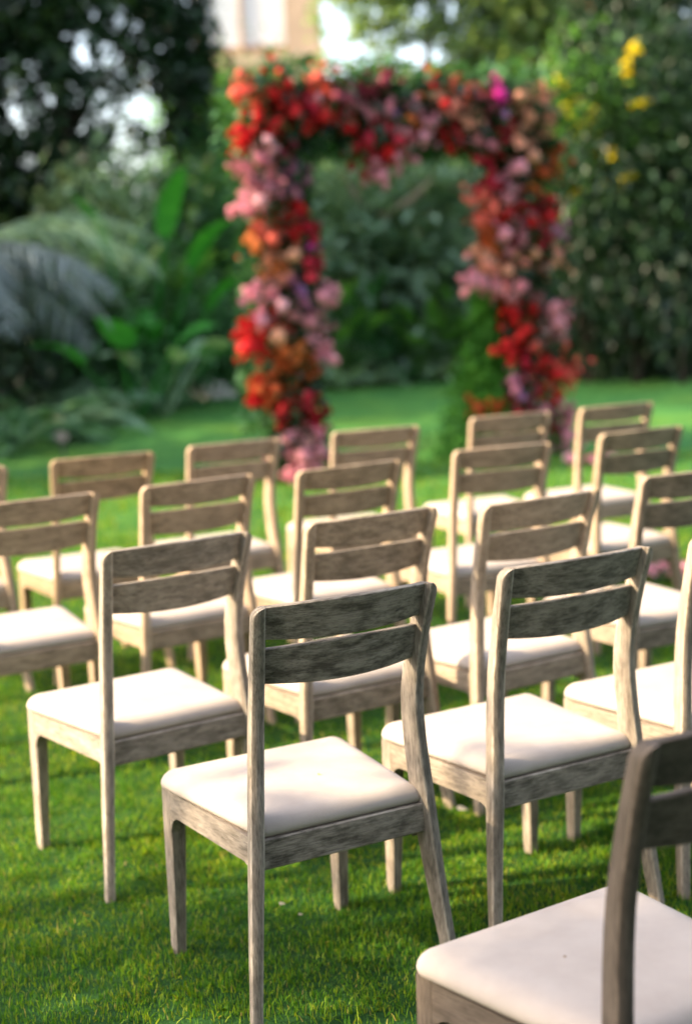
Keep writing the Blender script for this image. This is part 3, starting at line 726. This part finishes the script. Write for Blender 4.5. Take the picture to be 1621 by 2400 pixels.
for px_, Y_, hh, lab in ((235, 20.6, 1.75, 'pale green ginger clump at left between the dark trunks'), (290, 20.2, 2.0, 'tall pale green ginger clump just left of the banana leaf'), (430, 20.8, 1.5, 'green ginger clump right of the banana leaf')):
    leaf_plant('ginger_plant', lab, (ground_x(px_, Y_), Y_, 0), [(rs.uniform(-2.6, -.5) if rs.random() < .7 else rs.uniform(0, 6.28), rs.uniform(1.15, 1.5), hh*rs.uniform(.55, 1.1), rs.uniform(.5, .75), .17, rs.uniform(.8, 1.6)) for _ in range(20)], 'pale' if px_ < 400 else 'fresh', 'plant', 'gingers behind the palm', stemr=.012)
leaf_plant('broad_leaf_plant', 'broad leaved plant with big green leaves below the palm fronds', (ground_x(310, 18.2), 18.2, 0),
    [(-1.6, .95, 1.15, .75, .48, 1.0), (-.6, .9, 1.05, .7, .44, 1.0), (-2.5, .85, 1.0, .7, .46, 1.1), (.4, .8, .9, .65, .42, 1.1), (2.6, .9, 1.0, .7, .44, 1.1), (1.5, 1.1, 1.1, .6, .40, .9)], 'banana', 'plant', stemr=.025)
leaf_plant('broad_leaf_plant', 'broad leaved plant with pale variegated leaves right of the palm', (ground_x(385, 18.8), 18.8, 0),
    [(-1.2, .8, 1.0, .62, .30, 1.4), (-.4, .9, .9, .6, .28, 1.3), (-2.2, .9, .85, .6, .28, 1.4), (.9, .9, .9, .6, .28, 1.3), (2.4, .8, .8, .6, .28, 1.3)], 'pale', 'plant', stemr=.02)
shrub('green_shrub', 'leafy shrub between the left palm and the flower arch', (ground_x(455, 23.6), 23.8, .8), (.7, .6, 1.0), 'mid', 60, 60, .16, .2, .45, group=GS)
# the arching palm at the left
pb = at(-120, 585, 13.6)
palm('arching_palm', 'arching palm with pale silvery fronds reaching in from the left edge', (pb.x, 13.6, 0), pb.z-.1,
    [(R(8), .62, 1.98, 1.25, 'frondg'), (R(-12), .50, 2.07, 1.35, 'frondg'), (R(-32), .35, 1.80, 1.3, 'frond'), (R(22), .30, 1.71, 1.3, 'frond'), (R(-5), .12, 1.71, 1.2, 'frond'), (R(-50), .1, 1.7, 1.2, 'frond'),
     (R(-20), -.12, 1.6, 1.0, 'frond'), (R(60), .5, 2.0, 1.3, None), (R(120), .5, 2.0, 1.3, None), (R(180), .5, 2.0, 1.3, None), (R(240), .5, 2.0, 1.3, None), (R(300), .4, 1.9, 1.3, None)], 'frond', .09)
# low ferns at the front of the left bed
def fern(px, py_, Y, label, n=13, L=.72, mat='mid'):
    fr = [(rs.uniform(0, 6.28), rs.uniform(.5, 1.1), L*rs.uniform(.8, 1.2), rs.uniform(1.1, 1.7), None) for _ in range(n)]
    o = palm('fern', label, (ground_x(px, Y), Y, 0), .06, fr, mat); o['category'] = 'fern'; o['group'] = 'ferns at the front of the left bed'
fern(40, 0, 15.0, 'grey-green fern at the left edge, lowest in the bed')
fern(110, 0, 15.8, 'grey-green fern second from the left edge at the bed front')
fern(185, 0, 16.6, 'grey-green fern above the small garden spotlight', mat='grey')
fern(95, 0, 17.2, 'green fern behind the ferns at the left bed front', 12, .9, 'mid')
fern(250, 0, 17.9, 'green fern at the right end of the fern row', 12, .85, 'grey')
fern(20, 0, 18.3, 'dark fern under the drooping palm fronds', 12, 1.0, 'dark')
shrub('green_shrub', 'dark green shrub under the palm at the left edge', (ground_x(60, 18.5), 18.8, .8), (1.1, .7, 1.1), 'dark', 80, 60, .14, .22, .45, group=GS)
shrub('green_shrub', 'dark green shrub low between the ferns and the broad leaved plants', (ground_x(215, 19), 19.2, .65), (.8, .6, .9), 'mid', 70, 60, .14, .2, .45, group=GS)
# boulder and garden spotlight
def boulder(c, r, label):
    rr = random.Random(3); v, f = [], []; n, m_ = 12, 7
    rings = []
    for j in range(m_):
        ph = math.pi*.5*j/(m_-1); rings.append([(r[0]*math.cos(ph)*math.cos(2*math.pi*k/n)*rr.uniform(.9, 1.1)+.001, r[1]*math.cos(ph)*math.sin(2*math.pi*k/n)*rr.uniform(.9, 1.1), r[2]*math.sin(ph)*rr.uniform(.92, 1.06)) for k in range(n)])
    o = link('boulder', mesh('boulder', *loft(rings), ang=60), STONE); o.location = c; tag(o, label, 'stone')
g = at(492, 915, 22.2); boulder((g.x, 22.2, -.02), (.38, .28, .26), 'pale flat stone lying at the lawn edge left of the arch')
sp = empty('garden_spotlight', (at(150, 1060, 14.6).x, 14.6, 0)); tag(sp, 'small grey garden spotlight on a stake at the fern bed', 'lamp')
link('stake', mesh('stake', *tube([(0, 0, 0), (0, 0, .14)], [.014, .014], 8)), METAL, sp)
link('lamp_head', mesh('lamp_head', *tube([(0, .08, .13), (0, .02, .15), (0, -.07, .20), (0, -.09, .21)], [.03, .055, .065, .066], 12)), METAL, sp)

# dark trees at the left
def tr(px, Y, pts): return [at(p, q, Y) for p, q in pts]
GT = 'garden trees behind the lawn'
def crown(px, py, Y, rx, ry, rz, n, per, sp_, sh=.4):
    return (at(px, py, Y), (rx, ry, rz), n, per, sp_, sh)
HOLES = [(185, 95, 30), (195, 135, 24), (245, 120, 22), (252, 155, 20), (125, 150, 16), (290, 152, 14), (335, 160, 14), (30, 265, 26), (72, 240, 18), (70, 290, 18), (118, 235, 20), (130, 268, 18), (182, 280, 26),
         (250, 258, 14), (282, 298, 22), (318, 250, 28), (345, 245, 30), (372, 270, 28), (78, 382, 22), (25, 205, 14), (205, 20, 16), (350, 285, 20)]
def sheet_tree(name, label, base, trunk, rect, Y, dens, per, sp_, leaf, mat, bark, r0, holes, thick=.7, top=None, branches=(), hk=1.0):
    """tree whose crown is layered clumps hanging over a broad area, with open gaps to the sky"""
    rng = rngn(); b = Vector(base); t = empty(name, b); tag(t, label, 'tree', GT)
    path = [Vector(p)-b for p in trunk]; m_ = len(path)
    link('trunk', mesh('trunk', *tube(path, [r0*(1-.5*i/(m_-1)) for i in range(m_)], 10)), bark, t)
    for br in branches: link('limb', mesh('limb', *tube([Vector(p)-b for p in br], [r0*.4, r0*.3, r0*.15][:len(br)], 7)), bark, t)
    c0, c1 = at(rect[0], rect[1], Y), at(rect[2], rect[3], Y); x0, x1, z1, z0 = c0.x, c1.x, c0.z, c1.z
    if top: z1 = top
    n = int(dens*(x1-x0)*(z1-z0)); cc = np.stack([rng.uniform(x0, x1, n), Y+rng.normal(0, thick, n), rng.uniform(z0, z1, n)], 1)
    k = np.repeat(np.arange(n), rng.poisson(per, n)); P = cc[k] + rng.normal(0, sp_, (len(k), 3))*np.array([1.1, 1, .8])
    keep = np.ones(len(P), bool)
    for hx, hy, hr in holes:
        h = at(hx, hy, Y); rr = hk*hr*Y/FPX
        # ragged edge of each gap
        d = np.hypot((P[:, 0]-h.x)/(rr*.85), (P[:, 2]-h.z)/(rr*1.15)); keep &= d > 1+rng.normal(0, .12, len(P))
    P = P[keep] - np.array(b)
    cr = link('crown', leaves('crown', P, leaf, rng, aspect=.5), LEAF[mat], t); tag(cr, kind='stuff')
b0 = Vector((ground_x(415, 23.5), 23.5, 0))
sheet_tree('dark_tree', 'dark leaved tree with a slim trunk between the left gaps of sky and the building', b0, [b0, at(425, 600, 23.5), at(420, 330, 23.5), at(408, 60, 23.5), at(400, -150, 23.5)],
    (230, -120, 490, 330), 23.5, 34, 34, .15, .19, 'dark', BARK, .11, HOLES, .35, top=8.6, hk=1.15, branches=[(at(415, 300, 23.5), at(350, 190, 23.4), at(250, 90, 23.3)), (at(412, 150, 23.5), at(450, 60, 23.6), at(490, -20, 23.6))])
b1 = Vector((ground_x(150, 22), 22, 0))
sheet_tree('dark_tree', 'dark heavy tree in the top left corner with sky showing through its crown', b1, [b1, at(165, 560, 22), at(150, 300, 22), at(130, 80, 22), at(120, -160, 22)],
    (-260, -120, 260, 560), 22, 38, 36, .16, .19, 'dark', BARK, .17, HOLES, .35, top=8.4, hk=1.15, branches=[(at(150, 330, 22), at(230, 200, 22), at(300, 120, 22)), (at(148, 300, 22), at(60, 180, 22), at(-20, 100, 22))])
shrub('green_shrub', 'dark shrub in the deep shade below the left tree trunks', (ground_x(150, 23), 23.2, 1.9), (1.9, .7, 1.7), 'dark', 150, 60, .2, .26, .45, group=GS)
# airy small-leaved trees along the top, sky sparkling through
b2 = Vector((ground_x(1010, 28), 28, 0))
SKYH = [(790, 60, 40), (800, 110, 42), (842, 125, 30), (795, 165, 32), (770, 30, 28), (940, 130, 26), (975, 125, 30), (1010, 125, 24), (1035, 130, 14), (875, 85, 16), (905, 75, 14), (880, 25, 16), (985, 15, 22), (1060, 20, 18), (1005, 90, 14), (1235, 50, 18), (1245, 95, 20), (1205, 110, 14), (905, 155, 14), (835, 400, 16), (820, 455, 20), (960, 410, 16), (875, 130, 12), (1100, 30, 12), (1150, 60, 14), (1120, 110, 10)]
sheet_tree('airy_tree', 'airy light green tree above the arch with sky sparkling through', b2, [b2, at(1000, 560, 28), at(930, 440, 28), at(990, 250, 28), at(1010, 40, 28)],
    (755, -60, 1330, 420), 28, 58, 22, .13, .17, 'airy', BARKP, .12, SKYH, .3, top=8.3, hk=1.0, branches=[(at(990, 250, 28), at(900, 150, 28), at(860, 40, 28)), (at(990, 250, 28), at(1080, 140, 28), at(1130, 10, 28))])
b3 = Vector((ground_x(1240, 29), 29, 0))
tree('airy_tree', 'light green tree above the right end of the arch', b3, [b3, at(1240, 500, 29), at(1230, 250, 29), at(1250, 40, 29)],
    [crown(1230, 150, 29, 1.3, .9, .8, 60, 46, .28), crown(1160, 250, 28.5, 1.2, .9, .7, 60, 46, .28), crown(1280, 330, 28.5, 1.2, .9, .9, 60, 50, .28), crown(1200, 20, 29, 1.0, .9, .4, 22, 36, .26)], 'fresh', .15, BARKP, group=GT, r0=.12)
b4 = Vector((ground_x(700, 30), 30, 0))
tree('green_tree', 'mid green bushy tree behind the left end of the arch', b4, [b4, at(720, 560, 30), at(700, 380, 30)],
    [crown(600, 330, 29, 1.5, 1, 1.1, 80, 50, .3), crown(780, 400, 30, 1.5, 1, .9, 70, 50, .3), crown(690, 540, 29.5, 1.8, 1, 1.2, 90, 55, .3)], 'mid', .16, group=GT, r0=.15)
# curved pale branch seen through the arch
link_br = empty('pale_branch_tree', (ground_x(1200, 24), 24, 0)); tag(link_br, 'leaning tree with a curved pale branch seen through the arch', 'tree', GT)
bp = Vector(link_br.location)
link('trunk', mesh('trunk', *tube([at(1200, 890, 24.3)-bp, at(1170, 640, 24.3)-bp, at(1090, 450, 24.2)-bp, at(1010, 425, 24.1)-bp, at(960, 470, 24)-bp, at(900, 505, 24)-bp, at(845, 480, 24)-bp, at(800, 400, 24)-bp], [.10, .09, .08, .07, .06, .055, .05, .03], 8)), BARKP, link_br)
rngb = rngn(); pp_, oo_ = blob_pts(rngb, at(900, 430, 24.2)-bp, (1.1, .5, .45), 26, 22, .2)
tag(link('crown', leaves('crown', pp_, .12, rngb, outward=oo_), LEAF['airy'], link_br), kind='stuff')
# right side: tall hedge with yellow blossoms
YEL = [(1335, 250, 12), (1360, 242, 12), (1382, 272, 12), (1365, 310, 18), (1392, 300, 10), (1320, 190, 8), (1402, 362, 8), (1350, 455, 8), (1415, 425, 10), (1462, 425, 8), (1440, 355, 8), (1480, 110, 18), (1465, 142, 8), (1470, 172, 8), (1500, 235, 6)]
shrub('flowering_hedge', 'bright green shrub with yellow blossoms right of the arch', (ground_x(1380, 22), 22, 3.35), (.85, .8, 1.15), 'fresh', 80, 60, .15, .24, .5, stems=6, spots=YEL[:9])
shrub('flowering_hedge', 'darker tall shrub with scattered yellow blossoms near the right edge', (ground_x(1490, 21.5), 21.5, 3.0), (1.1, .9, 2.1), 'dark', 120, 65, .15, .26, .5, stems=6, spots=YEL[9:])
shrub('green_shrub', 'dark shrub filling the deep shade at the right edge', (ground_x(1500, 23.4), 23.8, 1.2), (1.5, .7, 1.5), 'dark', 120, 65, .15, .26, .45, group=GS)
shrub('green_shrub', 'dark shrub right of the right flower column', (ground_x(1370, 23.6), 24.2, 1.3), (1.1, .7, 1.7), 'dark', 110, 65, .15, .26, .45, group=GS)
shrub('green_shrub', 'near-black shrub standing in for deep shadow before the flowering hedge at the right edge', (ground_x(1530, 22), 22.4, .95), (1.15, .5, 1.15), 'dark', 120, 65, .15, .22, .4, group=GS)  # this shrub and the next put the deep shadow here into dark foliage
shrub('green_shrub', 'near-black shrub standing in for deep shadow, left of the other at the flowering hedge foot', (ground_x(1390, 22.4), 22.9, .9), (.95, .5, 1.1), 'dark', 100, 65, .15, .22, .4, group=GS)
shrub('pale_shrub', 'tall shrub with paler drooping leaves at the right edge', (ground_x(1600, 21), 21.0, 1.9), (.55, .5, 1.35), 'dark', 70, 60, .16, .24, .5, stems=3, droop=.9)
b5 = Vector((ground_x(1580, 24), 24.6, 0))
tree('dark_tree', 'dark leaved tree filling the top right corner', b5, [b5, at(1570, 500, 24.6), at(1560, 250, 24.6), at(1560, 0, 24.6)],
    [crown(1560, 80, 24.4, 1.2, .9, 1.1, 90, 50, .28), crown(1470, 40, 24.6, .8, .8, .7, 50, 50, .28), crown(1590, 400, 24.4, 1.1, .9, 1.2, 90, 50, .28), crown(1540, -160, 24.6, 2, 1.5, 1.0, 70, 50, .3)], 'dark', .16, group=GT, r0=.16)
# far belt of trees that closes the garden
far = [(-16, 31), (-12.5, 33), (-9.3, 31.5), (-6.3, 33.5), (-3.4, 32.5), (-.3, 33.5), (2.6, 33), (5.6, 32), (8.8, 31.5), (12, 33), (15.5, 32)]
fl_ = ['first', 'second', 'third', 'fourth', 'fifth', 'sixth', 'seventh', 'eighth', 'ninth', 'tenth', 'eleventh']
for k, (x, y) in enumerate(far):
    top = 1.9 if x < 4.5 else 3.2
    tree('boundary_tree', 'dense green boundary tree far behind, %s from the left' % fl_[k], (x, y, 0), [(x, y, 0), (x, y, 1.5), (x, y, 3.0)],
        [((x, y, top*.55), (2.2, 1.2, top*.62), 90, 46, .42, .4), ((x+.4, y, top*1.25), (1.9, 1.2, top*.55), 70, 44, .42, .4)], 'mid' if k % 2 else 'dark', .26, group='boundary trees far behind', r0=.14)

# ------------------------------------------------------------------ buildings behind the trees
TAN = plain('tan_render', (.46, .33, .23), .85, .1, 1.2); GLASS = plain('pale_window', (.50, .53, .56), .25, .5, .6); ROOFM = plain('grey_roof', (.25, .23, .22), .8, .1, 2)
def bx3(x0, x1, y0, y1, z0, z1):
    v = [(x, y, z) for z in (z0, z1) for x, y in ((x0, y0), (x1, y0), (x1, y1), (x0, y1))]
    return v, [(3, 2, 1, 0), (4, 5, 6, 7), (0, 1, 5, 4), (1, 2, 6, 5), (2, 3, 7, 6), (3, 0, 4, 7)]
hY = 38.0; hl = at(505, 60, hY); hc = at(672, 60, hY); hr_ = at(752, 60, hY); sill = at(600, 125, hY).z
house = empty('house', (-5, hY, 0)); tag(house, 'tan house with pale windows and a square column beyond the trees', 'building')
hb = Vector(house.location)
def hp(nm, b, m, par=house): 
    v, f = bx3(*b); return link(nm, mesh(nm, [Vector(p)-hb for p in v], f, 0), m, par)
hp('wall', (hl.x-.6, hr_.x+.0, hY+.6, hY+8, 0, 13), TAN)
hp('column', (hc.x, hr_.x, hY-.25, hY+.598, 0, 13), TAN)
hp('ledge', (hl.x-.6, hc.x-.002, hY-.05, hY+.598, sill-.35, sill), TAN)
xw = hc.x - .05
for k in range(2):
    x1 = xw - k*1.15; win = hp('window', (x1-1.05, x1, hY+.50, hY+.597, sill+.25, sill+2.6), GLASS)
    hp('mullion', (x1-1.148, x1-1.052, hY+.42, hY+.596, sill+.002, sill+2.75), TAN, win)
hp('roof', (hl.x-1.2, hr_.x+.6, hY-1, hY+8.6, 13.002, 13.3), ROOFM)
# thatched pavilion roof at the top right
pc = at(1325, 60, 36); pav = empty('thatched_pavilion', (pc.x, 36, 0)); tag(pav, 'brown thatched pavilion roof glimpsed above the arch at the top right', 'building')
rngp = rngn(); n = 5200; hgt = rngp.uniform(0, 1, n)**.7; side = rngp.integers(0, 4, n); tt = rngp.uniform(-1, 1, n); ex = 2.3*hgt
xx = np.where(side % 2 == 0, tt*ex, np.where(side == 1, ex, -ex)); yy = np.where(side % 2 == 1, tt*ex, np.where(side == 0, ex, -ex))
zz = pc.z+1.6-hgt*2.5
pts = np.stack([xx, yy, zz], 1); ow = np.stack([xx, yy, -1.3*np.abs(ex)], 1); ow /= np.linalg.norm(ow, axis=1)[:, None]+1e-9
tag(link('thatch', leaves('thatch', pts, .42, rngp, outward=ow*3, aspect=.16), LEAF['thatch'], pav), kind='stuff')
rv = [(0, 0, pc.z+1.58)] + [(a*2.2, b*2.2, pc.z-.85) for a, b in ((-1, -1), (1, -1), (1, 1), (-1, 1))]
link('roof', mesh('roof', rv, [(0, 1, 2), (0, 2, 3), (0, 3, 4), (0, 4, 1), (4, 3, 2, 1)], 0), plain('thatch_core', (.2, .14, .09)), pav)
for a, b in ((-1, -1), (1, -1), (1, 1), (-1, 1)): link('post', mesh('post', *tube([(a*1.9, b*1.9, 0), (a*1.9, b*1.9, pc.z-.86)], [.12, .11], 8)), BARK, pav)

# ------------------------------------------------------------------ garden trees left of the picture that shade the lawn, and added sky blockers
def shade_tree(label, x, y, h, crowns, mt='mid'):
    tree('garden_tree', label, (x, y, 0), [(x, y, 0), (x+.05, y, h*.4), (x, y, h*.75)], crowns, mt, .22, group='garden trees around the lawn', r0=.2)
shade_tree('tall garden tree left of the lawn, nearest the camera', -8.6, -.2, 6.4, [((-8.6, -.5, 6.8), (1.8, 1.35, 1.5), 130, 40, .30, .2), ((-8.6, 1.85, 5.15), (1.0, .22, .28), 14, 34, .16, .2), ((-8.6, 1.2, 6.4), (.9, .4, .6), 9, 26, .2, .2)])
for k_, (x_, y_, lab) in enumerate(((-4.5, -6, 'tall unseen tree added behind the camera at the left to block sky light'), (-.5, -7, 'tall unseen tree added straight behind the camera to block sky light'), (3.8, -6, 'tall unseen tree added behind the camera at the right to block sky light'), (7.5, -3, 'tall unseen tree added right of the camera to block sky light'), (9.5, 2.0, 'tall unseen tree added right of the aisle to block sky light'))):  # unseen trees added to cut sky light and darken the chair backs
    shade_tree(lab, x_, y_, 6, [((x_, y_, 2.6), (2.2, 1.6, 2.4), 110, 45, .45, .4), ((x_, y_, 6.0), (2.3, 1.9, 2.3), 120, 45, .45, .4), ((x_, y_, 9.0), (2.4, 2.0, 1.9), 110, 45, .45, .4)], 'dark')
shade_tree('tall garden tree left of the lawn beside the flower arch', -8.5, 11.5, 7, [((-8.5, 11.9, 6.2), (2.2, 2.2, 2.2), 80, 40, .40, .3), ((-8.5, 13.5, 3.4), (2.2, 2.6, 1.8), 110, 50, .45, .3)])
shade_tree('tall garden tree left of the lawn behind the palm', -9.0, 17.5, 8, [((-9, 17.5, 7.0), (2.6, 3.0, 3.0), 190, 50, .45, .3), ((-9, 18, 3.0), (2.4, 3.0, 2.0), 110, 50, .45, .3)])

# ------------------------------------------------------------------ fallen leaves and petals
def litter(name, label, loc, rz, size, mat, tilt=.12):
    v, f = ribbon_leaf(size, size*.55, .5, 5, fold=.25); o = link(name, mesh(name, v, f, 80), LEAF[mat])
    o.location = loc; o.rotation_euler = (tilt, .1, rz); tag(o, label, 'leaf', 'fallen leaves and petals')
def seat_pt(ci, lx, ly):
    x, y, yaw, _ = CHAIRS[ci]; c, s = math.cos(R(yaw)), math.sin(R(yaw)); return (x+lx*c-ly*s, y+lx*s+ly*c, .4525)
litter('fallen_leaf', 'tiny yellow leaf on the cream seat of the sharp front chair', seat_pt(0, .03, .17), 1.2, .020, 'blossom')
litter('fallen_leaf', 'tiny yellow leaf on the seat right of the sharp front chair', seat_pt(1, .03, .24), .6, .018, 'blossom')
litter('fallen_leaf', 'tiny dark leaf speck on the nearest cropped seat', seat_pt(3, -.08, .26), .3, .010, 'thatch')
for px, py, sz, m_, lab in ((1073, 1898, .05, 'cream', 'pale dry leaf on the grass right of the sharp front chair'), (655, 2120, .022, 'cream', 'white petal on the grass under the sharp front chair'), (700, 2145, .016, 'cream', 'small white petal below the other on the grass under the front chair')):
    u = 5380/(py-672-(px-810)*-.041); g = at(px, py, u)
    for _ in range(6): u *= (CAM_H-.025)/(CAM_H-g.z); g = at(px, py, u)
    litter('fallen_leaf', lab, (g.x, g.y, .026), .8, sz, m_, .3)
# planting that carries on past the right end of the flowering hedge
for x_, y_, h_, lab in ((6.9, 24.6, 2.6, 'tall green shrub just past the right end of the flowering hedge'), (9.0, 25.6, 3.0, 'tall dark shrub farther right along the lawn edge'), (11.4, 24.8, 2.6, 'tall green shrub at the far right of the lawn edge')):
    shrub('green_shrub', lab, (x_, y_, h_), (1.4, 1.0, h_*.95), 'mid' if h_ < 2.8 else 'dark', 120, 55, .18, .32, .45, group=GS)
